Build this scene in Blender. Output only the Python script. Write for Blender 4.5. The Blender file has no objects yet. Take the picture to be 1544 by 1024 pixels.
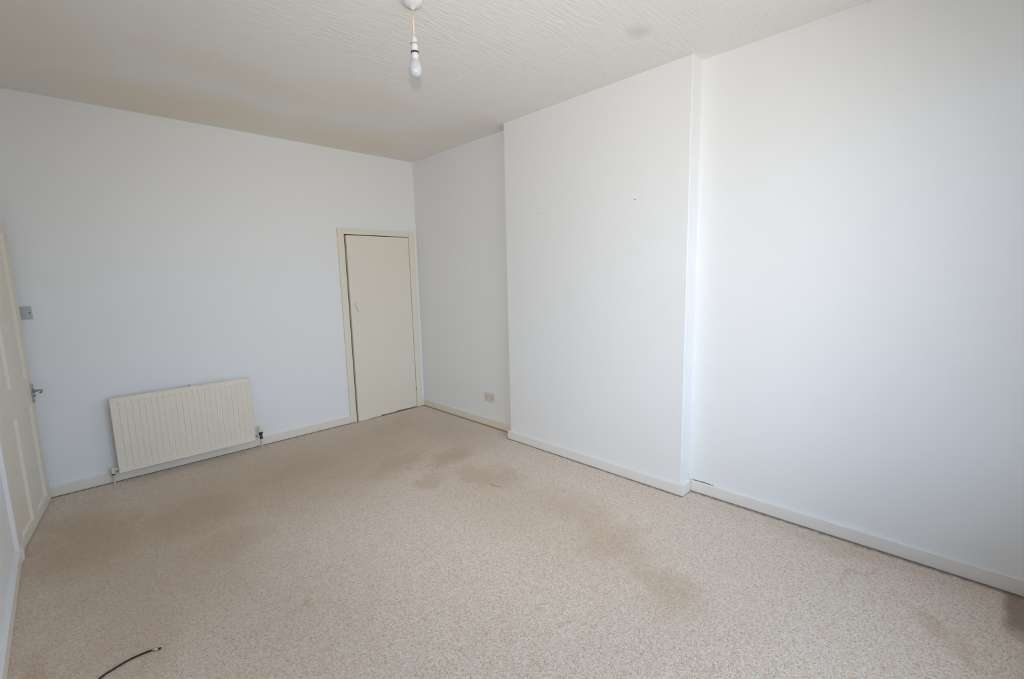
import bpy, bmesh, math, random
from mathutils import Vector, Matrix

random.seed(7)
scene = bpy.context.scene
COL = scene.collection

# ------------------------------------------------------------------ camera
F_PX = 691.085
YAW, PITCH, ROLL = 0.77525, -0.135497, -0.023269
CAM = Vector((-2.93220, -4.49397, 1.46756))
fwd = Vector((math.sin(YAW) * math.cos(PITCH), math.cos(YAW) * math.cos(PITCH), math.sin(PITCH)))
rgt = Vector((math.cos(YAW), -math.sin(YAW), 0))
upv = rgt.cross(fwd)
r2 = rgt * math.cos(ROLL) + upv * math.sin(ROLL)
u2 = -rgt * math.sin(ROLL) + upv * math.cos(ROLL)
cd = bpy.data.cameras.new('camera')
cd.sensor_fit = 'HORIZONTAL'
cd.sensor_width = 36
cd.lens = 36 * F_PX / 1544
cd.clip_start = 0.02
cam = bpy.data.objects.new('camera', cd)
COL.objects.link(cam)
cam.matrix_world = Matrix(((r2.x, u2.x, -fwd.x, CAM.x), (r2.y, u2.y, -fwd.y, CAM.y), (r2.z, u2.z, -fwd.z, CAM.z), (0, 0, 0, 1)))
scene.camera = cam

# ------------------------------------------------------------------ world: overcast sky, dull ground below the horizon
SKY = (0.72, 0.92, 1.20)
SKY_STRENGTH = 4.9
W = bpy.data.worlds.new('overcast')
scene.world = W
W.use_nodes = True
wn, wl = W.node_tree.nodes, W.node_tree.links
wn.clear()
wo = wn.new('ShaderNodeOutputWorld')
wb = wn.new('ShaderNodeBackground')
tc = wn.new('ShaderNodeTexCoord')
sx = wn.new('ShaderNodeSeparateXYZ')
cr = wn.new('ShaderNodeValToRGB')
mr = wn.new('ShaderNodeMapRange')
mr.inputs['From Min'].default_value = -1
wl.new(tc.outputs['Generated'], sx.inputs[0])
wl.new(sx.outputs['Z'], mr.inputs['Value'])
wl.new(mr.outputs['Result'], cr.inputs[0])
e = cr.color_ramp.elements
e[0].position = 0.44
e[0].color = (0.58, 0.56, 0.53, 1)
e[1].position = 0.56
e[1].color = (SKY[0], SKY[1], SKY[2], 1)
wl.new(cr.outputs['Color'], wb.inputs['Color'])
wb.inputs['Strength'].default_value = SKY_STRENGTH
wl.new(wb.outputs[0], wo.inputs[0])

# window opening in the wall behind the photographer
FRONT_Y = -5.20
WIN = (-2.75, -0.55, 0.58, 2.48)      # x0, x1, z0, z1
pd = bpy.data.lights.new('window_portal', 'AREA')
pd.shape = 'RECTANGLE'
pd.size = WIN[1] - WIN[0]
pd.size_y = WIN[3] - WIN[2]
pd.cycles.is_portal = True
po = bpy.data.objects.new('window_portal', pd)
po.location = ((WIN[0] + WIN[1]) / 2, FRONT_Y - 0.13, (WIN[2] + WIN[3]) / 2)
po.rotation_euler = (math.pi / 2, 0, 0)
COL.objects.link(po)

# the photographer's flashgun, on the hot shoe above the lens (it throws the bulb's soft shadow on the ceiling)
FLASH_W = 142.0
fd = bpy.data.lights.new('flashgun', 'SPOT')
fd.energy = FLASH_W
fd.color = (1.0, 0.99, 0.97)
fd.spot_size = math.radians(98)
fd.spot_blend = 1.0
fd.shadow_soft_size = 0.035
fo = bpy.data.objects.new('flashgun', fd)
fo.matrix_world = cam.matrix_world @ Matrix.Rotation(math.radians(7), 4, 'X')   # head tipped up a little
fo.location = CAM + u2 * 0.20
COL.objects.link(fo)

vs = scene.view_settings
vs.view_transform = 'Standard'
vs.look = 'None'
vs.gamma = 1
vs.use_curve_mapping = False
vs.exposure = -0.05

# ------------------------------------------------------------------ materials
def nodes_of(name):
    m = bpy.data.materials.new(name)
    m.use_nodes = True
    nt = m.node_tree
    return m, nt, nt.nodes['Principled BSDF']

def N(nt, t, **kw):
    n = nt.nodes.new(t)
    for k, v in kw.items():
        setattr(n, k, v)
    return n

def noise(nt, vec, scale, detail=3, rough=0.5):
    n = N(nt, 'ShaderNodeTexNoise')
    n.inputs['Scale'].default_value = scale
    n.inputs['Detail'].default_value = detail
    n.inputs['Roughness'].default_value = rough
    nt.links.new(vec, n.inputs['Vector'])
    return n

def math_n(nt, op, a, b=None, clamp=False):
    n = N(nt, 'ShaderNodeMath', operation=op, use_clamp=clamp)
    for i, v in enumerate((a, b)):
        if v is None:
            continue
        if isinstance(v, (int, float)):
            n.inputs[i].default_value = v
        else:
            nt.links.new(v, n.inputs[i])
    return n.outputs[0]

def mix_col(nt, fac, a, b):
    n = N(nt, 'ShaderNodeMix', data_type='RGBA')
    for sock, v in ((n.inputs[0], fac), (n.inputs[6], a), (n.inputs[7], b)):
        if isinstance(v, (int, float)):
            sock.default_value = v
        elif isinstance(v, tuple):
            sock.default_value = (*v, 1)
        else:
            nt.links.new(v, sock)
    return n.outputs[2]

def srgb(r, g, b):
    f = lambda c: (c / 12.92 if c <= 0.04045 else ((c + 0.055) / 1.055) ** 2.4)
    return (f(r / 255), f(g / 255), f(b / 255))

def paint(name, col, rough=0.5, var=0.03, scale=6, bump=0.0, bscale=120, bdist=0.001, spec=0.4):
    m, nt, b = nodes_of(name)
    t = N(nt, 'ShaderNodeTexCoord')
    n = noise(nt, t.outputs['Object'], scale, 4)
    dark = tuple(c * (1 - var * 2) for c in col)
    nt.links.new(mix_col(nt, n.outputs['Fac'], dark, tuple(min(1, c * (1 + var)) for c in col)), b.inputs['Base Color'])
    b.inputs['Roughness'].default_value = rough
    b.inputs['Specular IOR Level'].default_value = spec
    if bump:
        n2 = noise(nt, t.outputs['Object'], bscale, 3)
        bp = N(nt, 'ShaderNodeBump')
        bp.inputs['Strength'].default_value = bump
        bp.inputs['Distance'].default_value = bdist
        nt.links.new(n2.outputs['Fac'], bp.inputs['Height'])
        nt.links.new(bp.outputs[0], b.inputs['Normal'])
    return m

def metal(name, col, rough=0.3, met=1.0):
    m = paint(name, col, rough, 0.05, 60)
    m.node_tree.nodes['Principled BSDF'].inputs['Metallic'].default_value = met
    return m

M = {}
M['cream_gloss'] = paint('cream_gloss', srgb(236, 229, 214), 0.42, 0.015, 5, 0.15, 40, 0.0006)
M['cream_door'] = paint('cream_door', srgb(236, 229, 214), 0.42, 0.012, 4, 0.12, 30, 0.0006)
M['old_cream'] = paint('old_cream', srgb(240, 229, 209), 0.42, 0.03, 8, 0.2, 40, 0.0006)
M['white_gloss'] = paint('white_gloss', srgb(240, 236, 231), 0.4, 0.015, 8, 0.2, 40, 0.0006)
M['radiator_enamel'] = paint('radiator_enamel', srgb(240, 232, 217), 0.35, 0.012, 6)
M['plastic_white'] = paint('plastic_white', srgb(222, 222, 221), 0.35, 0.01, 30)
M['plastic_aged'] = paint('plastic_aged', srgb(222, 214, 206), 0.35, 0.03, 60)
M['cord_cream'] = paint('cord_cream', srgb(228, 216, 190), 0.5, 0.02, 60)
M['dark_gap'] = paint('dark_gap', srgb(60, 52, 44), 0.8, 0.1, 50)
M['crack_grey'] = paint('crack_grey', srgb(122, 122, 120), 0.8, 0.1, 50)
M['black_rubber'] = paint('black_rubber', srgb(22, 23, 26), 0.38, 0.1, 80)
M['dark_ring'] = paint('dark_ring', srgb(48, 50, 54), 0.4, 0.05, 80)
M['grey_ring'] = paint('grey_ring', srgb(160, 166, 172), 0.4, 0.05, 80)
M['pin_hole'] = paint('pin_hole', srgb(70, 66, 62), 0.6, 0.05, 80)
M['switch_metal'] = metal('switch_metal', srgb(176, 176, 176), 0.45, 0.35)
M['chrome'] = metal('chrome', srgb(170, 172, 174), 0.28, 0.9)
M['brass'] = metal('brass', srgb(188, 172, 128), 0.35, 0.9)
M['dark_brass'] = metal('dark_brass', srgb(96, 84, 70), 0.45, 0.8)
M['pipe_paint'] = paint('pipe_paint', srgb(222, 208, 190), 0.4, 0.06, 50)
M['window_white'] = paint('window_white', srgb(235, 235, 233), 0.4, 0.01, 8)
M['hall_paint'] = paint('hall_paint', srgb(215, 208, 196), 0.7, 0.02, 3)

# frosted bulb glass
m, nt, b = nodes_of('bulb_glass')
t = N(nt, 'ShaderNodeTexCoord')
nn = noise(nt, t.outputs['Object'], 40)
nt.links.new(mix_col(nt, nn.outputs['Fac'], srgb(196, 199, 208), srgb(206, 209, 217)), b.inputs['Base Color'])
b.inputs['Roughness'].default_value = 0.25
b.inputs['Subsurface Weight'].default_value = 0.0
b.inputs['Subsurface Radius'].default_value = (0.02, 0.02, 0.02)
M['bulb_glass'] = m

# pane: clear, lightly reflective
m, nt, b = nodes_of('pane_glass')
nt.nodes.remove(b)
tr = N(nt, 'ShaderNodeBsdfTransparent')
gl = N(nt, 'ShaderNodeBsdfGlossy')
gl.inputs['Roughness'].default_value = 0.02
mx = N(nt, 'ShaderNodeMixShader')
fr = N(nt, 'ShaderNodeLayerWeight')
fr.inputs['Blend'].default_value = 0.12
nt.links.new(fr.outputs['Fresnel'], mx.inputs[0])
nt.links.new(tr.outputs[0], mx.inputs[1])
nt.links.new(gl.outputs[0], mx.inputs[2])
nt.links.new(mx.outputs[0], nt.nodes['Material Output'].inputs[0])
M['pane_glass'] = m

# emulsion on lining paper: faint woven relief, a few soft dents
m, nt, b = nodes_of('wall_emulsion')
t = N(nt, 'ShaderNodeTexCoord')
big = noise(nt, t.outputs['Object'], 1.3, 3)
nt.links.new(mix_col(nt, big.outputs['Fac'], (0.865, 0.868, 0.865), (0.89, 0.893, 0.89)), b.inputs['Base Color'])
b.inputs['Roughness'].default_value = 0.55
b.inputs['Specular IOR Level'].default_value = 0.3
fine = noise(nt, t.outputs['Object'], 160, 3)
mp = N(nt, 'ShaderNodeMapping')
mp.inputs['Scale'].default_value = (16, 16, 1.0)
nt.links.new(t.outputs['Object'], mp.inputs['Vector'])
seam = noise(nt, mp.outputs[0], 1.0, 2)
dent = noise(nt, t.outputs['Object'], 5, 3)
h = math_n(nt, 'ADD', math_n(nt, 'MULTIPLY', fine.outputs['Fac'], 0.35),
           math_n(nt, 'ADD', math_n(nt, 'MULTIPLY', seam.outputs['Fac'], 1.2), math_n(nt, 'MULTIPLY', dent.outputs['Fac'], 2.4)))
bp = N(nt, 'ShaderNodeBump')
bp.inputs['Strength'].default_value = 0.35
bp.inputs['Distance'].default_value = 0.002
nt.links.new(h, bp.inputs['Height'])
nt.links.new(bp.outputs[0], b.inputs['Normal'])
M['wall'] = m

# blob-shaped marks: sum of soft ellipses with ragged edges
def blobs(nt, coord, spots, wob=0.12, wscale=3.0):
    nz = noise(nt, coord, wscale, 4, 0.6)
    sub = N(nt, 'ShaderNodeVectorMath', operation='SUBTRACT')
    nt.links.new(nz.outputs['Color'], sub.inputs[0])
    sub.inputs[1].default_value = (0.5, 0.5, 0.5)
    sc = N(nt, 'ShaderNodeVectorMath', operation='SCALE')
    nt.links.new(sub.outputs[0], sc.inputs[0])
    sc.inputs['Scale'].default_value = wob * 2
    add = N(nt, 'ShaderNodeVectorMath', operation='ADD')
    nt.links.new(coord, add.inputs[0])
    nt.links.new(sc.outputs[0], add.inputs[1])
    total = None
    for (x, y, rx, ry, rot, s) in spots:
        mp = N(nt, 'ShaderNodeMapping', vector_type='TEXTURE')
        mp.inputs['Location'].default_value = (x, y, 0)
        mp.inputs['Rotation'].default_value = (0, 0, math.radians(rot))
        mp.inputs['Scale'].default_value = (rx, ry, 1e6)
        nt.links.new(add.outputs[0], mp.inputs['Vector'])
        ln = N(nt, 'ShaderNodeVectorMath', operation='LENGTH')
        nt.links.new(mp.outputs[0], ln.inputs[0])
        r = N(nt, 'ShaderNodeMapRange', interpolation_type='SMOOTHSTEP')
        r.inputs['From Min'].default_value = 1.25
        r.inputs['From Max'].default_value = 0.15
        r.inputs['To Max'].default_value = s
        nt.links.new(ln.outputs['Value'], r.inputs['Value'])
        total = r.outputs['Result'] if total is None else math_n(nt, 'MAXIMUM', total, r.outputs['Result'])
    return total

# ceiling: embossed paper with broken ridges running across the room, yellowed in patches
m, nt, b = nodes_of('ceiling_paper')
t = N(nt, 'ShaderNodeTexCoord')
oc = t.outputs['Object']
mp = N(nt, 'ShaderNodeMapping')
mp.inputs['Scale'].default_value = (13, 62, 1)
nt.links.new(oc, mp.inputs['Vector'])
ridge = noise(nt, mp.outputs[0], 1.0, 3, 0.55)
stain = blobs(nt, oc, [(-2.2, -0.35, 1.1, 0.45, 4, 0.8), (-0.9, -0.3, 0.9, 0.5, 0, 0.75), (-1.9, -1.15, 0.75, 0.3, 8, 0.45),
                       (-2.9, -1.0, 0.4, 0.8, 0, 0.5), (-1.2, -1.3, 0.5, 0.35, 20, 0.3), (-0.35, -1.0, 0.3, 0.7, 0, 0.35)], 0.25, 1.8)
spot = blobs(nt, oc, [(-0.588, -3.115, 0.085, 0.075, 0, 0.35)], 0.03, 8)
c1 = mix_col(nt, stain, srgb(243, 241, 237), srgb(240, 230, 210))
c2 = mix_col(nt, spot, c1, srgb(196, 194, 190))
nt.links.new(c2, b.inputs['Base Color'])
b.inputs['Roughness'].default_value = 0.75
b.inputs['Specular IOR Level'].default_value = 0.2
bp = N(nt, 'ShaderNodeBump')
bp.inputs['Strength'].default_value = 1.0
bp.inputs['Distance'].default_value = 0.0042
nt.links.new(ridge.outputs['Fac'], bp.inputs['Height'])
nt.links.new(bp.outputs[0], b.inputs['Normal'])
M['ceiling'] = m

# carpet: flecked loop pile with worn and dirty tracks
m, nt, b = nodes_of('carpet')
t = N(nt, 'ShaderNodeTexCoord')
oc = t.outputs['Object']
vo = N(nt, 'ShaderNodeTexVoronoi')
vo.inputs['Scale'].default_value = 185
vo.inputs['Randomness'].default_value = 0.8
nt.links.new(oc, vo.inputs['Vector'])
sep = N(nt, 'ShaderNodeSeparateColor')
nt.links.new(vo.outputs['Color'], sep.inputs[0])
fleck = N(nt, 'ShaderNodeValToRGB')
el = fleck.color_ramp.elements
el[0].position = 0.0
el[0].color = (*srgb(194, 166, 142), 1)
el[1].position = 1.0
el[1].color = (*srgb(250, 242, 231), 1)
for p_, c_ in ((0.16, (223, 199, 177)), (0.5, (237, 218, 199)), (0.8, (244, 230, 215))):
    k = el.new(p_)
    k.color = (*srgb(*c_), 1)
nt.links.new(sep.outputs[0], fleck.inputs[0])
mott = noise(nt, oc, 14, 4, 0.6)
c0 = mix_col(nt, math_n(nt, 'MULTIPLY', mott.outputs['Fac'], 0.35), fleck.outputs['Color'], srgb(218, 196, 174))
dirt = blobs(nt, oc, [
    (-0.74, -1.52, 0.36, 0.22, 25, 0.60), (-1.15, -1.30, 0.60, 0.30, 20, 0.55), (-0.83, -2.05, 0.24, 0.46, 6, 0.46),
    (-0.86, -2.24, 0.05, 0.06, 0, 0.85), (-0.80, -2.75, 0.26, 0.55, -8, 0.34), (-0.90, -3.15, 0.24, 0.48, -16, 0.38),
    (-1.04, -3.55, 0.17, 0.34, -20, 0.36), (-1.75, -0.85, 0.80, 0.42, 8, 0.58), (-2.45, -1.05, 0.70, 0.55, 15, 0.62),
    (-2.95, -1.00, 0.45, 0.80, 0, 0.64), (-2.45, -1.60, 0.42, 0.36, 20, 0.50), (-2.85, -2.0, 0.34, 0.7, 0, 0.42),
    (-0.75, -0.55, 0.70, 0.45, 30, 0.44), (-1.14, -1.78, 0.26, 0.10, 15, 0.42), (-2.28, -2.43, 0.035, 0.05, 0, 0.55),
    (-1.7, -0.9, 1.9, 0.95, 4, 0.48), (-0.5, -0.9, 0.5, 0.9, 0, 0.36), (-2.75, -1.6, 0.7, 1.0, 0, 0.42), (-2.5, -2.4, 0.6, 0.7, 0, 0.18),
    (-0.95, -2.3, 0.45, 1.4, -6, 0.22), (-3.15, -2.2, 0.14, 0.5, 0, 0.5),
    (-0.50, -4.45, 0.16, 0.07, 60, 0.32), (-0.62, -4.55, 0.10, 0.06, 20, 0.28), (-0.30, -4.20, 0.26, 0.012, 0, 0.30), (-0.10, -4.0, 0.10, 0.6, 0, 0.22)], 0.22, 4.0)
c1 = mix_col(nt, dirt, c0, srgb(186, 148, 98))
# uneven darker brown line in the carpet along the skirting
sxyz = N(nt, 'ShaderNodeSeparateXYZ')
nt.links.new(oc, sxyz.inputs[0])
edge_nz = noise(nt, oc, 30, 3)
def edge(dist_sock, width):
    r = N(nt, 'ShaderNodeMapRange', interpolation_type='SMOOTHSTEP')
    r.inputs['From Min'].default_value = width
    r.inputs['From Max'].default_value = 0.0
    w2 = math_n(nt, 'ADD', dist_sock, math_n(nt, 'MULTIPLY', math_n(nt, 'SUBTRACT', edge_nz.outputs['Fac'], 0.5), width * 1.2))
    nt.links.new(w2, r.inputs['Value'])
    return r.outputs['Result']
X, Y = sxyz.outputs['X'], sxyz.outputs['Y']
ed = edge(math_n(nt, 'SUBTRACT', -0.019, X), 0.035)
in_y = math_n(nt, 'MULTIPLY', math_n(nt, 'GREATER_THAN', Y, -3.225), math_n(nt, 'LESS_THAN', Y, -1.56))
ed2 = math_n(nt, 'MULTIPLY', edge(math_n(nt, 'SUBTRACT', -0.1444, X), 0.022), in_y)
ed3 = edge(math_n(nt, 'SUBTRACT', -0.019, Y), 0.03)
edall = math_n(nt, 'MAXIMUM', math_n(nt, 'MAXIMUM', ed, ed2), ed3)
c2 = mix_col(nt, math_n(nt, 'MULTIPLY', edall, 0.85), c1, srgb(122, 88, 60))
# darker brown strip with a wavering edge, right end towards the window wall
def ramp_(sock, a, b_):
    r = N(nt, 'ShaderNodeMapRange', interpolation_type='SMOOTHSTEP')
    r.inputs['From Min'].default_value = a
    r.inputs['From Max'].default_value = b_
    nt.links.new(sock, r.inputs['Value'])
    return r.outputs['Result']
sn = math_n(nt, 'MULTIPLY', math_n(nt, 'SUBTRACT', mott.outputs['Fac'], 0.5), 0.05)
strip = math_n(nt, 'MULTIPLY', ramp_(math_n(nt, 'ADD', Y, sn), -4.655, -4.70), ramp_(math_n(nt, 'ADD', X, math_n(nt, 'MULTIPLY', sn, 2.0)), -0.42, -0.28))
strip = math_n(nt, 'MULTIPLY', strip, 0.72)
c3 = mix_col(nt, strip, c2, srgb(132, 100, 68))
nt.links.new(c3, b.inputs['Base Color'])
b.inputs['Roughness'].default_value = 0.95
b.inputs['Specular IOR Level'].default_value = 0.05
b.inputs['Sheen Weight'].default_value = 0.4
b.inputs['Sheen Roughness'].default_value = 0.5
hh = math_n(nt, 'ADD', math_n(nt, 'MULTIPLY', vo.outputs['Distance'], -1.6), math_n(nt, 'MULTIPLY', sep.outputs[1], 0.6))
bp = N(nt, 'ShaderNodeBump')
bp.inputs['Strength'].default_value = 0.7
bp.inputs['Distance'].default_value = 0.004
nt.links.new(hh, bp.inputs['Height'])
nt.links.new(bp.outputs[0], b.inputs['Normal'])
M['carpet'] = m

# ------------------------------------------------------------------ mesh helpers
def add_box(bm, x0, x1, y0, y1, z0, z1, bevel=0.0, seg=2):
    vs_ = [bm.verts.new((x, y, z)) for x in (x0, x1) for y in (y0, y1) for z in (z0, z1)]
    f = [(0, 1, 3, 2), (4, 6, 7, 5), (0, 4, 5, 1), (2, 3, 7, 6), (0, 2, 6, 4), (1, 5, 7, 3)]
    fs = [bm.faces.new([vs_[i] for i in q]) for q in f]
    if bevel:
        es = list({ed for q in fs for ed in q.edges})
        bmesh.ops.bevel(bm, geom=es, offset=bevel, segments=seg, affect='EDGES', profile=0.6)

def add_lathe(bm, prof, c=(0, 0, 0), axis='Z', n=28, cap=True):
    rings = []
    for (r, h) in prof:
        ring = []
        for i in range(n):
            a = 2 * math.pi * i / n
            p = (r * math.cos(a), r * math.sin(a), h)
            if axis == 'Y':
                p = (p[0], p[2], p[1])
            elif axis == 'X':
                p = (p[2], p[0], p[1])
            ring.append(bm.verts.new((c[0] + p[0], c[1] + p[1], c[2] + p[2])))
        rings.append(ring)
    for a, b_ in zip(rings, rings[1:]):
        for i in range(n):
            q = bm.faces.new((a[i], a[(i + 1) % n], b_[(i + 1) % n], b_[i]))
            q.smooth = True
    if cap:
        bm.faces.new(rings[0])
        bm.faces.new(rings[-1])

def add_tube(bm, pts, r, n=12):
    pts = [Vector(p) for p in pts]
    rings = []
    prev = None
    for i, p in enumerate(pts):
        d = (pts[min(i + 1, len(pts) - 1)] - pts[max(i - 1, 0)]).normalized()
        a = prev if prev else (Vector((0, 0, 1)) if abs(d.z) < 0.9 else Vector((1, 0, 0)))
        s = d.cross(a).normalized()
        a = s.cross(d).normalized()
        prev = a
        rr = r[i] if isinstance(r, (list, tuple)) else r
        rings.append([bm.verts.new(p + (s * math.cos(2 * math.pi * k / n) + a * math.sin(2 * math.pi * k / n)) * rr) for k in range(n)])
    for A, B in zip(rings, rings[1:]):
        for i in range(n):
            q = bm.faces.new((A[i], A[(i + 1) % n], B[(i + 1) % n], B[i]))
            q.smooth = True
    bm.faces.new(rings[0])
    bm.faces.new(rings[-1])

def smooth_path(pts, k=8):
    pts = [Vector(p) for p in pts]
    out = []
    for i in range(len(pts) - 1):
        p0, p1, p2, p3 = pts[max(i - 1, 0)], pts[i], pts[i + 1], pts[min(i + 2, len(pts) - 1)]
        for j in range(k):
            t_ = j / k
            out.append(0.5 * ((2 * p1) + (p2 - p0) * t_ + (2 * p0 - 5 * p1 + 4 * p2 - p3) * t_ ** 2 + (-p0 + 3 * p1 - 3 * p2 + p3) * t_ ** 3))
    out.append(pts[-1])
    return out

def obj(name, bm, mat, parent=None):
    bmesh.ops.recalc_face_normals(bm, faces=bm.faces)
    me = bpy.data.meshes.new(name)
    bm.to_mesh(me)
    bm.free()
    me.materials.append(M[mat])
    o = bpy.data.objects.new(name, me)
    COL.objects.link(o)
    if parent:
        o.parent = parent
    return o

def box(name, mat, parent, *args, **kw):
    bm = bmesh.new()
    add_box(bm, *args, **kw)
    return obj(name, bm, mat, parent)

def lathe(name, mat, parent, prof, c=(0, 0, 0), axis='Z', n=28):
    bm = bmesh.new()
    add_lathe(bm, prof, c, axis, n)
    return obj(name, bm, mat, parent)

def tube(name, mat, parent, pts, r, n=12):
    bm = bmesh.new()
    add_tube(bm, pts, r, n)
    return obj(name, bm, mat, parent)

def empty(name, loc=(0, 0, 0), rz=0):
    o = bpy.data.objects.new(name, None)
    o.location = loc
    o.rotation_euler = (0, 0, rz)
    o.empty_display_size = 0.1
    COL.objects.link(o)
    return o

def tag(o, label, cat, kind=None):
    o['label'] = label
    o['category'] = cat
    if kind:
        o['kind'] = kind
    return o

# ------------------------------------------------------------------ room shell
H = 2.74
XL = -3.2514
D, Y1, Y2 = 0.1254, -1.5823, -3.2048      # chimney breast: depth, far end, near end
FY = FRONT_Y

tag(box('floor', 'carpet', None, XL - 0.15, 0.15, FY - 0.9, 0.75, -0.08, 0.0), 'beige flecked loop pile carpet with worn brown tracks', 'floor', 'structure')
tag(box('ceiling', 'ceiling', None, XL - 0.15, 0.15, FY - 0.9, 0.75, H, H + 0.1), 'off white embossed paper ceiling yellowed towards the back wall', 'ceiling', 'structure')

# back wall with the cupboard opening
OX0, OX1, OZ = -0.850, -0.108, 1.930
bm = bmesh.new()
add_box(bm, XL - 0.15, OX0, 0, 0.1, 0, H)
add_box(bm, OX0, OX1, 0, 0.1, OZ, H)
add_box(bm, OX1, 0.15, 0, 0.1, 0, H)
tag(obj('wall_back', bm, 'wall'), 'white painted back wall behind the radiator and cupboard door', 'wall', 'structure')
bm = bmesh.new()
add_box(bm, OX0 - 0.05, OX0, 0.1, 0.7, 0, OZ + 0.05)
add_box(bm, OX1, OX1 + 0.05, 0.1, 0.7, 0, OZ + 0.05)
add_box(bm, OX0, OX1, 0.1, 0.7, OZ, OZ + 0.05)
add_box(bm, OX0 - 0.05, OX1 + 0.05, 0.7, 0.75, 0, OZ + 0.05)
tag(obj('wall_cupboard', bm, 'dark_gap'), 'dark inside of the cupboard behind its cream door', 'wall', 'structure')

# right wall and chimney breast
tag(box('wall_right', 'wall', None, 0, 0.1, FY - 0.2, 0, 0, H), 'white right hand wall running past the chimney breast', 'wall', 'structure')
bm = bmesh.new()
add_box(bm, -D, 0.0, Y2, Y1, 0, H)
es = [e_ for e_ in bm.edges if all(abs(v.co.x + D) < 1e-5 for v in e_.verts) and abs(e_.verts[0].co.z - e_.verts[1].co.z) > 1]
bmesh.ops.bevel(bm, geom=es, offset=0.006, segments=3, affect='EDGES')
chim = tag(obj('wall_chimney', bm, 'wall'), 'white chimney breast standing proud of the right wall', 'wall', 'structure')
for (y, z, r) in ((-2.83, 1.96, 0.0045), (-1.966, 1.966, 0.004)):
    lathe('nail_hole', 'pin_hole', chim, [(r, 0), (r * 0.9, -0.0012)], (-D, y, z), 'X', 10)
# raised paint dribbles and filler scars
for (y, z, ln, tilt) in ((-1.83, 0.705, 0.05, -0.006), (-1.87, 0.699, 0.03, -0.004), (-2.985, 0.722, 0.03, 0.004), (-2.88, 0.735, 0.035, -0.003), (-2.98, 0.30, 0.02, 0.008)):
    tube('filler_scar', 'wall', chim, [(-D - 0.0002, y, z), (-D - 0.001, y - ln * 0.5, z + tilt * 0.3), (-D - 0.0002, y - ln, z + tilt)], [0.001, 0.0028, 0.001], 8)

# left wall with doorway
DY0, DY1, DZ = -0.945, -0.035, 1.935
bm = bmesh.new()
add_box(bm, XL - 0.12, XL, FY - 0.2, DY0, 0, H)
add_box(bm, XL - 0.12, XL, DY0, DY1, DZ, H)
add_box(bm, XL - 0.12, XL, DY1, 0.0, 0, H)
tag(obj('wall_left', bm, 'wall'), 'white left hand wall ending at the open panelled door', 'wall', 'structure')
bm = bmesh.new()
hx0 = XL - 1.3
add_box(bm, hx0 - 0.05, hx0, -2.0, 0.6, 0, H)
add_box(bm, hx0, XL - 0.12, -2.05, -2.0, 0, H)
add_box(bm, hx0, XL - 0.12, 0.6, 0.65, 0, H)
add_box(bm, hx0, XL - 0.15, -2.0, 0.6, H, H + 0.05)
add_box(bm, hx0, XL - 0.15, -2.0, 0.6, -0.05, 0)
tag(obj('wall_hall', bm, 'hall_paint'), 'hallway walls beyond the open panelled door', 'wall', 'structure')

# wall behind the camera, with the window
wx0, wx1, wz0, wz1 = WIN
bm = bmesh.new()
add_box(bm, XL, wx0, FY - 0.12, FY, 0, H)
add_box(bm, wx1, 0, FY - 0.12, FY, 0, H)
add_box(bm, wx0, wx1, FY - 0.12, FY, 0, wz0)
add_box(bm, wx0, wx1, FY - 0.12, FY, wz1, H)
tag(obj('wall_front', bm, 'wall'), 'white window wall behind the photographer', 'wall', 'structure')
win = tag(empty('window_1', ((wx0 + wx1) / 2, FY - 0.07, wz0)), 'white framed sash window lighting the room from behind the camera', 'window', 'structure')
hw, wh = (wx1 - wx0) / 2, wz1 - wz0
bm = bmesh.new()
add_box(bm, -hw, -hw + 0.05, -0.04, 0.02, 0, wh)
add_box(bm, hw - 0.05, hw, -0.04, 0.02, 0, wh)
add_box(bm, -hw + 0.05, hw - 0.05, -0.04, 0.02, 0, 0.05)
add_box(bm, -hw + 0.05, hw - 0.05, -0.04, 0.02, wh - 0.05, wh)
obj('window_frame', bm, 'window_white', win)
box('meeting_rail', 'window_white', win, -hw + 0.05, hw - 0.05, -0.035, 0.015, wh * 0.55, wh * 0.55 + 0.04)
box('window_sill', 'window_white', win, -hw - 0.03, hw + 0.03, 0.02, 0.12, -0.03, 0.0)
for z0, z1 in ((0.05, wh * 0.55), (wh * 0.55 + 0.04, wh - 0.05)):
    box('pane', 'pane_glass', win, -hw + 0.05, hw - 0.05, -0.012, -0.008, z0, z1)

# ------------------------------------------------------------------ skirting boards
T, HB, Z0 = 0.019, 0.0737, 0.002
def skirt(name, mat, label, boxes):
    bm = bmesh.new()
    for b_ in boxes:
        add_box(bm, *b_, Z0, HB, bevel=0.003)
    o = tag(obj(name, bm, mat), label, 'skirting board', 'structure')
    bm = bmesh.new()
    for x0, x1, y0, y1 in boxes:        # wall emulsion lapped on to the top edge
        add_box(bm, x0 - 0.0004, x1 + 0.0004, y0 - 0.0004, y1 + 0.0004, HB - 0.0035, HB + 0.001, bevel=0.0008, seg=1)
    obj('paint_lap', bm, 'wall', o)
    return o

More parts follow.
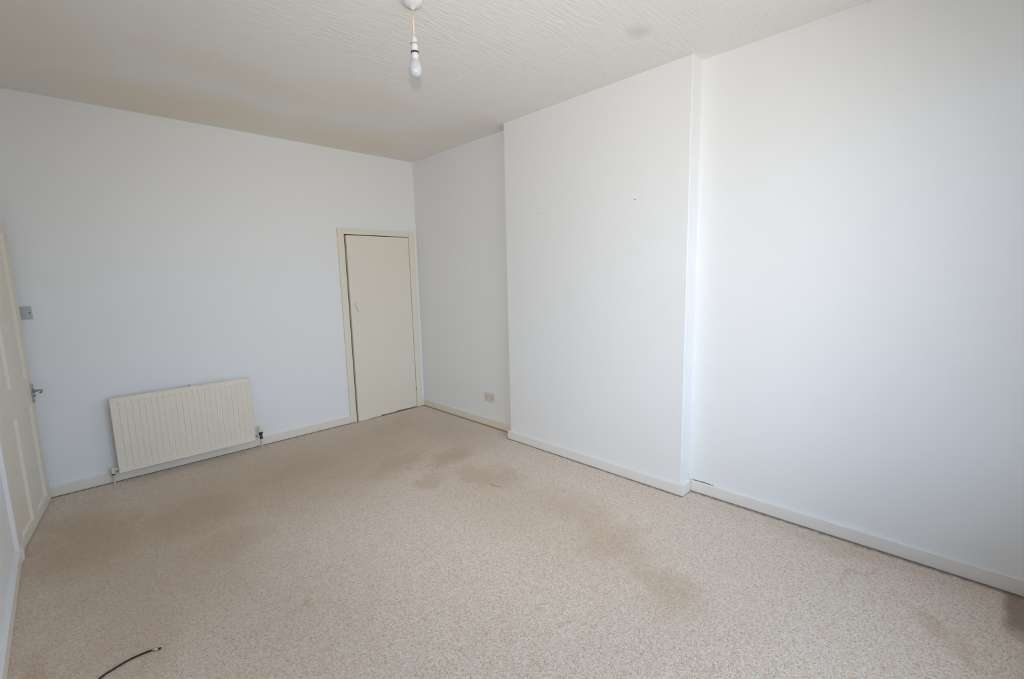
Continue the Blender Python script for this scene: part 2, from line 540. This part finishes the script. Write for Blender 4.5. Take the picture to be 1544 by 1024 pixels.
skirt('baseboard_back', 'cream_gloss', 'cream skirting board along the back wall under the radiator', [(XL, -0.912, -T, 0), (-0.036, -0.0001, -T, 0)])
skirt('baseboard_alcove', 'old_cream', 'yellowed cream skirting board in the far alcove below the wall socket', [(-T, 0, Y1 + T, -T)])
skirt('baseboard_chimney', 'white_gloss', 'off white skirting board wrapped round the chimney breast',
      [(-D - T, -D, Y2 - T, Y1 + T), (-D, -T, Y2 - T, Y2), (-D, -T, Y1, Y1 + T)])
bright = skirt('baseboard_right', 'white_gloss', 'off white skirting board along the near part of the right wall', [(-T, 0, FY, Y2 - T)])
skirt('baseboard_left', 'cream_gloss', 'cream skirting board along the left wall up to the panelled door', [(XL, XL + T, FY, -0.998)])
skirt('baseboard_front', 'cream_gloss', 'cream skirting board on the wall behind the camera', [(XL + T, -T, FY, FY + T)])
# split in the caulk above the right skirting, beside the chimney breast
bm = bmesh.new()
cy = [-3.228, -3.25, -3.28, -3.305, -3.32, -3.345, -3.37]
ct = [0.0006, 0.0018, 0.0028, 0.0034, 0.0024, 0.0014, 0.0003]
lo = [bm.verts.new((-0.0075, y, HB + 0.0018)) for y in cy]
hi = [bm.verts.new((-0.0012, y, HB + 0.0018 + t_ * 1.6)) for y, t_ in zip(cy, ct)]
bk = [bm.verts.new((-0.0012, y, HB + 0.0014)) for y in cy]
for i in range(len(cy) - 1):
    bm.faces.new((lo[i], lo[i + 1], hi[i + 1], hi[i]))
    bm.faces.new((hi[i], hi[i + 1], bk[i + 1], bk[i]))
    bm.faces.new((bk[i], bk[i + 1], lo[i + 1], lo[i]))
obj('caulk_crack', bm, 'crack_grey', bright)

# ------------------------------------------------------------------ cupboard: architrave and door
arch = tag(empty('trim_1', (-0.48, 0, 0)), 'plain cream architrave round the cupboard door in the far corner', 'door frame', 'structure')
ax = 0.48
box('architrave_side', 'cream_door', arch, -0.914 + ax, OX0 + ax, -0.020, 0.10, 0.002, 1.987, bevel=0.002)
box('architrave_side', 'cream_door', arch, OX1 + ax, -0.037 + ax, -0.020, 0.10, 0.002, 1.987, bevel=0.002)
box('architrave_head', 'cream_door', arch, OX0 + ax, OX1 + ax, -0.020, 0.10, OZ, 1.987, bevel=0.002)
box('plinth_block', 'cream_door', arch, OX1 + 0.01 + ax, -0.0195 + ax, -0.0235, -0.0195, 0.002, 0.085, bevel=0.001)

# leaf hinged on its right edge, standing slightly ajar
HX = OX1 - 0.005
door1 = tag(empty('door_1', (HX, -0.012, 0), math.radians(2.1)), 'flush cream cupboard door slightly ajar in the far corner', 'door', 'structure')
wd = HX - (OX0 + 0.012)
bm = bmesh.new()
# front outline with an unevenly trimmed foot, right to left
foot = [(0, 0.007), (-0.12, 0.010), (-0.24, 0.014), (-0.30, 0.008), (-0.40, 0.010), (-0.455, 0.013), (-0.47, 0.004), (-0.58, 0.006), (-0.60, 0.003), (-wd, 0.002)]
outl = [(0, 1.923)] + foot + [(-wd, 1.918)]
ft = [bm.verts.new((x, -0.002, z)) for x, z in outl]
bk = [bm.verts.new((x, 0.034, z)) for x, z in outl]
bm.faces.new(ft)
bm.faces.new(bk)
for i in range(len(outl)):
    j = (i + 1) % len(outl)
    bm.faces.new((ft[i], ft[j], bk[j], bk[i]))
obj('door_leaf', bm, 'cream_door', door1)
# slanted wooden pull
bm = bmesh.new()
add_box(bm, -0.015, 0.015, -0.026, -0.002, -0.052, 0.052, bevel=0.007, seg=3)
bmesh.ops.rotate(bm, verts=bm.verts, cent=(0, 0, 0), matrix=Matrix.Rotation(math.radians(-25), 3, 'Y'))
bmesh.ops.translate(bm, verts=bm.verts, vec=(-0.655, 0, 1.198))
obj('door_handle', bm, 'cream_gloss', door1)
for z in (0.215, 1.66):
    lathe('hinge', 'dark_brass' if z < 1 else 'cream_door', door1, [(0.0035, -0.014), (0.0035, 0.014)], (0.002, -0.0055, z), 'Z', 12)

# ------------------------------------------------------------------ panelled room door, standing ajar against the left wall
t_dir = Vector((0.1317, 0.9913, 0)).normalized()
hinge_pt = Vector((-3.126, -0.064, 0)) - t_dir * 0.876
ang = math.atan2(t_dir.y, t_dir.x)
dr = tag(empty('door_2', (hinge_pt.x, hinge_pt.y, 0), ang), 'cream four panel door standing ajar at the left wall with a metal lever handle', 'door', 'structure')
# local: x along the leaf from hinge (0) to free edge (.876); room side is -y; leaf back at +y
WD, TH, ZB, ZT = 0.876, 0.036, 0.008, 1.895
STL, STR = 0.105, 0.102
mun0, mun1 = 0.389, 0.488
rails = [(ZB, 0.066), (0.712, 0.868), (1.825, ZT)]
for x0, x1 in ((0, STL), (WD - STR, WD)):
    box('stile', 'cream_gloss', dr, x0, x1, 0, TH, ZB, ZT, bevel=0.002)
for z0, z1 in rails:
    box('rail', 'cream_gloss', dr, STL, WD - STR, 0.0003, TH - 0.0003, z0, z1, bevel=0.0012)
for z0, z1 in ((0.066, 0.712), (0.868, 1.825)):
    box('muntin', 'cream_gloss', dr, mun0, mun1, 0.0003, TH - 0.0003, z0, z1, bevel=0.0012)
for z0, z1 in ((0.066, 0.712), (0.868, 1.825)):
    for x0, x1 in ((STL, mun0), (mun1, WD - STR)):
        pn = box('panel', 'cream_gloss', dr, x0, x1, 0.012, 0.026, z0, z1)
        # moulding: bead sloping from the framing down to the panel
        bm = bmesh.new()
        w = 0.018
        o_ = [bm.verts.new((x, 0.0025, z)) for x, z in ((x0, z0), (x1, z0), (x1, z1), (x0, z1))]
        m_ = [bm.verts.new((x, 0.0015, z)) for x, z in ((x0 + 0.008, z0 + 0.008), (x1 - 0.008, z0 + 0.008), (x1 - 0.008, z1 - 0.008), (x0 + 0.008, z1 - 0.008))]
        i_ = [bm.verts.new((x, 0.0121, z)) for x, z in ((x0 + w, z0 + w), (x1 - w, z0 + w), (x1 - w, z1 - w), (x0 + w, z1 - w))]
        for A, B in ((o_, m_), (m_, i_)):
            for q in range(4):
                bm.faces.new((A[q], A[(q + 1) % 4], B[(q + 1) % 4], B[q]))
        obj('moulding', bm, 'cream_gloss', pn)
# lever handle on its long plate, close to the free edge
hp = box('handle_plate', 'chrome', dr, WD - 0.056, WD - 0.012, -0.006, 0, 0.708, 0.832, bevel=0.0025)
tube('handle_lever', 'chrome', hp, smooth_path([(WD - 0.034, -0.004, 0.785), (WD - 0.034, -0.030, 0.785), (WD - 0.035, -0.044, 0.785), (WD - 0.044, -0.049, 0.784), (WD - 0.070, -0.050, 0.780), (WD - 0.092, -0.049, 0.777)], 6),
     0.0068, 12)
lathe('handle_rose', 'chrome', hp, [(0.013, 0.0), (0.013, -0.008), (0.009, -0.012)], (WD - 0.034, -0.006, 0.785), 'Y', 18)
tube('latch_snib', 'chrome', hp, [(WD - 0.034, -0.005, 0.752), (WD - 0.034, -0.016, 0.752)], 0.005, 10)
for z in (0.718, 0.822):
    lathe('screw', 'dark_brass', hp, [(0.0035, 0), (0.003, -0.0012)], (WD - 0.034, -0.006, z), 'Y', 10)
for z in (0.25, 1.65):
    lathe('hinge', 'cream_gloss', dr, [(0.006, -0.04), (0.006, 0.04)], (-0.004, 0.004, z), 'Z', 12)

# frame of that doorway
fr_ = tag(empty('trim_2', (XL, DY0, 0)), 'narrow cream architrave at the end of the left wall beside the panelled door', 'door frame', 'structure')
box('architrave_side', 'white_gloss', fr_, 0, 0.019, -0.053, 0.0, 0.08, DZ + 0.05, bevel=0.002)
box('architrave_head', 'white_gloss', fr_, 0, 0.019, 0.0, DY1 - DY0, DZ, DZ + 0.05, bevel=0.002)
bm = bmesh.new()
add_box(bm, 0, 0.021, -0.053, 0.004, 0.003, 0.08, bevel=0.002)
add_box(bm, 0.018, 0.030, -0.030, 0.008, 0.003, 0.052, bevel=0.005)
add_box(bm, 0.018, 0.027, -0.018, 0.010, 0.040, 0.090, bevel=0.004)
for v in bm.verts:
    v.co.x += random.uniform(-0.0012, 0.0012)
    v.co.y += random.uniform(-0.002, 0.002)
obj('plinth_block', bm, 'cream_gloss', fr_).data.materials[0] = M['cream_gloss']

# ------------------------------------------------------------------ radiator
RX0, RX1, RZ0, RZ1, RY = -2.757, -1.829, 0.084, 0.656, -0.100
rad = tag(empty('radiator', ((RX0 + RX1) / 2, -0.08, 0)), 'cream ribbed panel radiator low on the back wall', 'radiator')
ox = (RX0 + RX1) / 2
def R_(x):
    return x - ox
PITCH_R = 0.0383
xs = [RX0 + 0.012]
cols = []           # (x, recessed)
k = -1
x = -2.706 + PITCH_R * k
while x < RX1 - 0.022:
    a0, a1 = x - 0.0225, x
    if a0 > RX0 + 0.014:
        cols += [(a0, 0), (a0 + 0.007, 1), (a1 - 0.003, 1), (a1, 0)]
    k += 1
    x = -2.706 + PITCH_R * k
cols = [(RX0 + 0.010, 0)] + cols + [(RX1 - 0.010, 0)]
rows = [(RZ0 + 0.006, 0), (RZ0 + 0.034, 0), (RZ0 + 0.041, 1), (RZ1 - 0.046, 1), (RZ1 - 0.041, 0), (RZ1 - 0.006, 0)]
bm = bmesh.new()
grid = [[bm.verts.new((R_(cx), RY + 0.08 + (0.0042 * d_ * rd), z)) for cx, d_ in cols] for z, rd in rows]
for i in range(len(rows) - 1):
    for j in range(len(cols) - 1):
        bm.faces.new((grid[i][j], grid[i][j + 1], grid[i + 1][j + 1], grid[i + 1][j]))
obj('front_panel', bm, 'radiator_enamel', rad)
# rolled border: outer frame, rounded, slightly proud of the flutes
bm = bmesh.new()
def border(inset, y):
    return [bm.verts.new((R_(a), y, c_)) for a, c_ in ((RX0 + inset, RZ0 + inset * 0.6), (RX1 - inset, RZ0 + inset * 0.6), (RX1 - inset, RZ1 - inset * 0.6), (RX0 + inset, RZ1 - inset * 0.6))]
yf = RY + 0.08
rings = [border(0.010, yf), border(0.008, yf - 0.0022), border(0.004, yf - 0.0026), border(0.0015, yf - 0.001), border(0.0, yf + 0.003), border(0.0, yf + 0.012), border(0.004, yf + 0.016), border(0.012, yf + 0.020)]
for A, B in zip(rings, rings[1:]):
    for q in range(4):
        bm.faces.new((A[q], A[(q + 1) % 4], B[(q + 1) % 4], B[q]))
bm.faces.new(rings[-1])
obj('border', bm, 'radiator_enamel', rad)
# convector fins, brackets on the back
bm = bmesh.new()
for i in range(22):
    cx = R_(RX0 + 0.05 + i * 0.0385)
    add_box(bm, cx, cx + 0.012, yf + 0.019, yf + 0.043, RZ0 + 0.05, RZ1 - 0.05)
obj('convector_fins', bm, 'radiator_enamel', rad)['kind'] = 'stuff'
for cx in (R_(-2.24), R_(-2.60), R_(-1.98)):
    box('bracket', 'radiator_enamel', rad, cx - 0.012, cx + 0.012, yf + 0.019, 0.0785, RZ1 - 0.05, RZ1 + (0.004 if abs(cx - R_(-2.24)) < 1e-6 else -0.02), bevel=0.002)
# right: thermostatic valve on its tail
vx = R_(-1.776)
vy = 0.015
vb = lathe('valve_body', 'dark_brass', rad, [(0.010, 0.078), (0.012, 0.082), (0.012, 0.100), (0.010, 0.104), (0.010, 0.118), (0.0135, 0.120), (0.0135, 0.134)], (vx, vy, 0), 'Z', 20)
lathe('valve_collar', 'black_rubber', vb, [(0.0155, 0.131), (0.0165, 0.133), (0.0165, 0.141), (0.0155, 0.143)], (vx, vy, 0), 'Z', 20)
bm = bmesh.new()
prof = [(0.016, 0.143), (0.0185, 0.147), (0.0185, 0.182), (0.016, 0.192), (0.010, 0.196), (0.001, 0.1965)]
add_lathe(bm, prof, (vx, vy, 0), 'Z', 24)
for i in range(12):
    a = 2 * math.pi * i / 12
    add_box(bm, vx + 0.0185 * math.cos(a) - 0.0016, vx + 0.0185 * math.cos(a) + 0.0016, vy + 0.0185 * math.sin(a) - 0.0016, vy + 0.0185 * math.sin(a) + 0.0016, 0.150, 0.180)
obj('valve_head', bm, 'radiator_enamel', vb)
tube('valve_tail', 'chrome', rad, [(vx, vy, 0.112), (R_(RX1) - 0.004, vy, 0.112)], 0.0075, 14)
lathe('valve_nut', 'pipe_paint', rad, [(0.011, -0.006), (0.011, 0.006)], ((vx + R_(RX1)) / 2 + 0.004, vy, 0.112), 'X', 6)
tube('pipe', 'pipe_paint', rad, smooth_path([(vx, vy, 0.080), (vx, vy, 0.04), (vx - 0.001, vy - 0.002, 0.0)], 5), 0.0062, 12)
# left: lockshield elbow
lx = R_(-2.788)
lb = lathe('lockshield_valve', 'radiator_enamel', rad, [(0.009, 0.080), (0.011, 0.084), (0.011, 0.108), (0.009, 0.112), (0.0115, 0.113), (0.0115, 0.124), (0.007, 0.130), (0.001, 0.131)], (lx, vy, 0), 'Z', 20)
tube('valve_tail', 'radiator_enamel', rad, [(lx, vy, 0.112), (R_(RX0) + 0.006, vy, 0.112)], 0.0085, 14)
lathe('valve_nut', 'radiator_enamel', rad, [(0.0125, -0.006), (0.0125, 0.006)], (R_(RX0) - 0.007, vy, 0.112), 'X', 6)
lathe('compression_nut', 'dark_brass', lb, [(0.0105, 0.071), (0.0105, 0.081)], (lx, vy, 0), 'Z', 6)
tube('pipe', 'pipe_paint', rad, smooth_path([(lx, vy, 0.075), (lx + 0.001, vy, 0.04), (lx - 0.002, vy, 0.0)], 5), 0.0062, 12)

# ------------------------------------------------------------------ double socket in the far alcove (on x = 0, faces -x)
so = tag(empty('wall_socket', (0, -1.1705, 0.289)), 'grey double wall socket low in the far alcove above the yellowed skirting', 'socket')
bm = bmesh.new()
add_box(bm, -0.009, 0, -0.073, 0.073, -0.043, 0.043, bevel=0.003)
sp = obj('faceplate', bm, 'plastic_aged', so)
for s in (-1, 1):
    cy_ = 0.038 * s
    box('rocker', 'plastic_aged', sp, -0.0125, -0.0088, cy_ - 0.006 - 0.012 * s, cy_ + 0.006 - 0.012 * s, 0.016, 0.034, bevel=0.0012)
    bm = bmesh.new()
    add_box(bm, -0.0096, -0.0088, cy_ - 0.0022, cy_ + 0.0022, 0.002, 0.012)
    add_box(bm, -0.0096, -0.0088, cy_ - 0.015, cy_ - 0.0075, -0.0165, -0.0115)
    add_box(bm, -0.0096, -0.0088, cy_ + 0.0075, cy_ + 0.015, -0.0165, -0.0115)
    obj('pin_holes', bm, 'pin_hole', sp)
for s in (-1, 1):
    lathe('screw', 'chrome', sp, [(0.0035, 0), (0.003, -0.0015)], (-0.009, 0.0605 * s, 0.0), 'X', 10)

# ------------------------------------------------------------------ light switch partly behind the room door (on y = 0)
sw = tag(empty('light_switch', (-3.116, 0, 1.303)), 'grey metal light switch plate half hidden behind the panelled door', 'switch')
pl_ = box('faceplate', 'switch_metal', sw, -0.043, 0.043, -0.007, 0, -0.043, 0.043, bevel=0.003)
box('rocker', 'switch_metal', pl_, -0.007, 0.007, -0.0095, -0.0068, -0.012, 0.012, bevel=0.002)
for s in (-1, 1):
    lathe('screw', 'pin_hole', pl_, [(0.0042, 0), (0.0035, -0.0014)], (0.031 * s, -0.007, 0.0), 'Y', 12)

# ------------------------------------------------------------------ pendant lamp
PX, PY = -1.6205, -2.550
la = tag(empty('pendant_lamp', (PX, PY, H)), 'white pendant light with a bare frosted bulb hanging from the ceiling', 'lamp')
lathe('ceiling_rose', 'plastic_white', la, [(0.048, 0.0), (0.048, -0.006), (0.044, -0.014), (0.030, -0.024), (0.012, -0.030), (0.009, -0.036), (0.004, -0.038)], (0, 0, 0), 'Z', 40)
tube('cord', 'cord_cream', la, [(0, 0, -0.036), (0.0005, 0, -0.09), (0.001, 0.0005, -0.156)], 0.0042, 10)
lh = lathe('lamp_holder', 'plastic_white', la, [(0.006, -0.150), (0.0105, -0.155), (0.013, -0.165), (0.0145, -0.180), (0.0145, -0.184), (0.0150, -0.186), (0.0160, -0.219)], (0.001, 0, 0), 'Z', 28)
lathe('holder_ring', 'grey_ring', lh, [(0.0146, -0.182), (0.0172, -0.183), (0.0172, -0.1865), (0.0150, -0.1875)], (0.001, 0, 0), 'Z', 28)
lathe('skirt_ring', 'dark_ring', lh, [(0.0160, -0.217), (0.0182, -0.218), (0.0182, -0.2245), (0.0165, -0.2255)], (0.001, 0, 0), 'Z', 28)
bu = lathe('bulb', 'bulb_glass', la, [(0.0155, -0.252), (0.0180, -0.258), (0.0235, -0.269), (0.0285, -0.283), (0.0302, -0.297), (0.0285, -0.310), (0.0235, -0.3195), (0.0150, -0.3265), (0.006, -0.329), (0.0005, -0.3293)], (0.001, 0, 0), 'Z', 32)
lathe('bulb_cap', 'plastic_white', bu, [(0.0150, -0.222), (0.0158, -0.224), (0.0162, -0.2445), (0.0150, -0.2455), (0.0150, -0.2475), (0.0166, -0.2485), (0.0166, -0.254)], (0.001, 0, 0), 'Z', 28)

# ------------------------------------------------------------------ black aerial lead on the carpet
cb = tag(empty('aerial_cable', (-2.95, -2.27, 0)), 'black aerial cable with a metal plug lying on the carpet', 'cable')
path = [(-3.19, -2.95, 0.0045), (-3.165, -2.62, 0.0045), (-3.09, -2.38, 0.0045), (-2.982, -2.284, 0.0045), (-2.947, -2.267, 0.0045), (-2.903, -2.2555, 0.005), (-2.865, -2.254, 0.0055), (-2.822, -2.2605, 0.006)]
L = lambda p_: (p_[0] + 2.95, p_[1] + 2.27, p_[2])
tube('lead', 'black_rubber', cb, smooth_path([L(p_) for p_ in path], 8), 0.0036, 10)
d_ = (Vector((-2.794, -2.275, 0.006)) - Vector((-2.822, -2.2605, 0.006)))
a_ = Vector(L((-2.823, -2.260, 0.006)))
tube('plug', 'brass', cb, [a_, a_ + d_ * 0.08, a_ + d_ * 0.12, a_ + d_ * 0.45, a_ + d_ * 0.47, a_ + d_ * 0.72], [0.0042, 0.005, 0.0058, 0.0058, 0.0046, 0.0046], 14)
tube('plug_tip', 'dark_ring', cb, [a_ + d_ * 0.71, a_ + d_ * 0.9, a_ + d_ * 1.02], [0.004, 0.0042, 0.0032], 12)
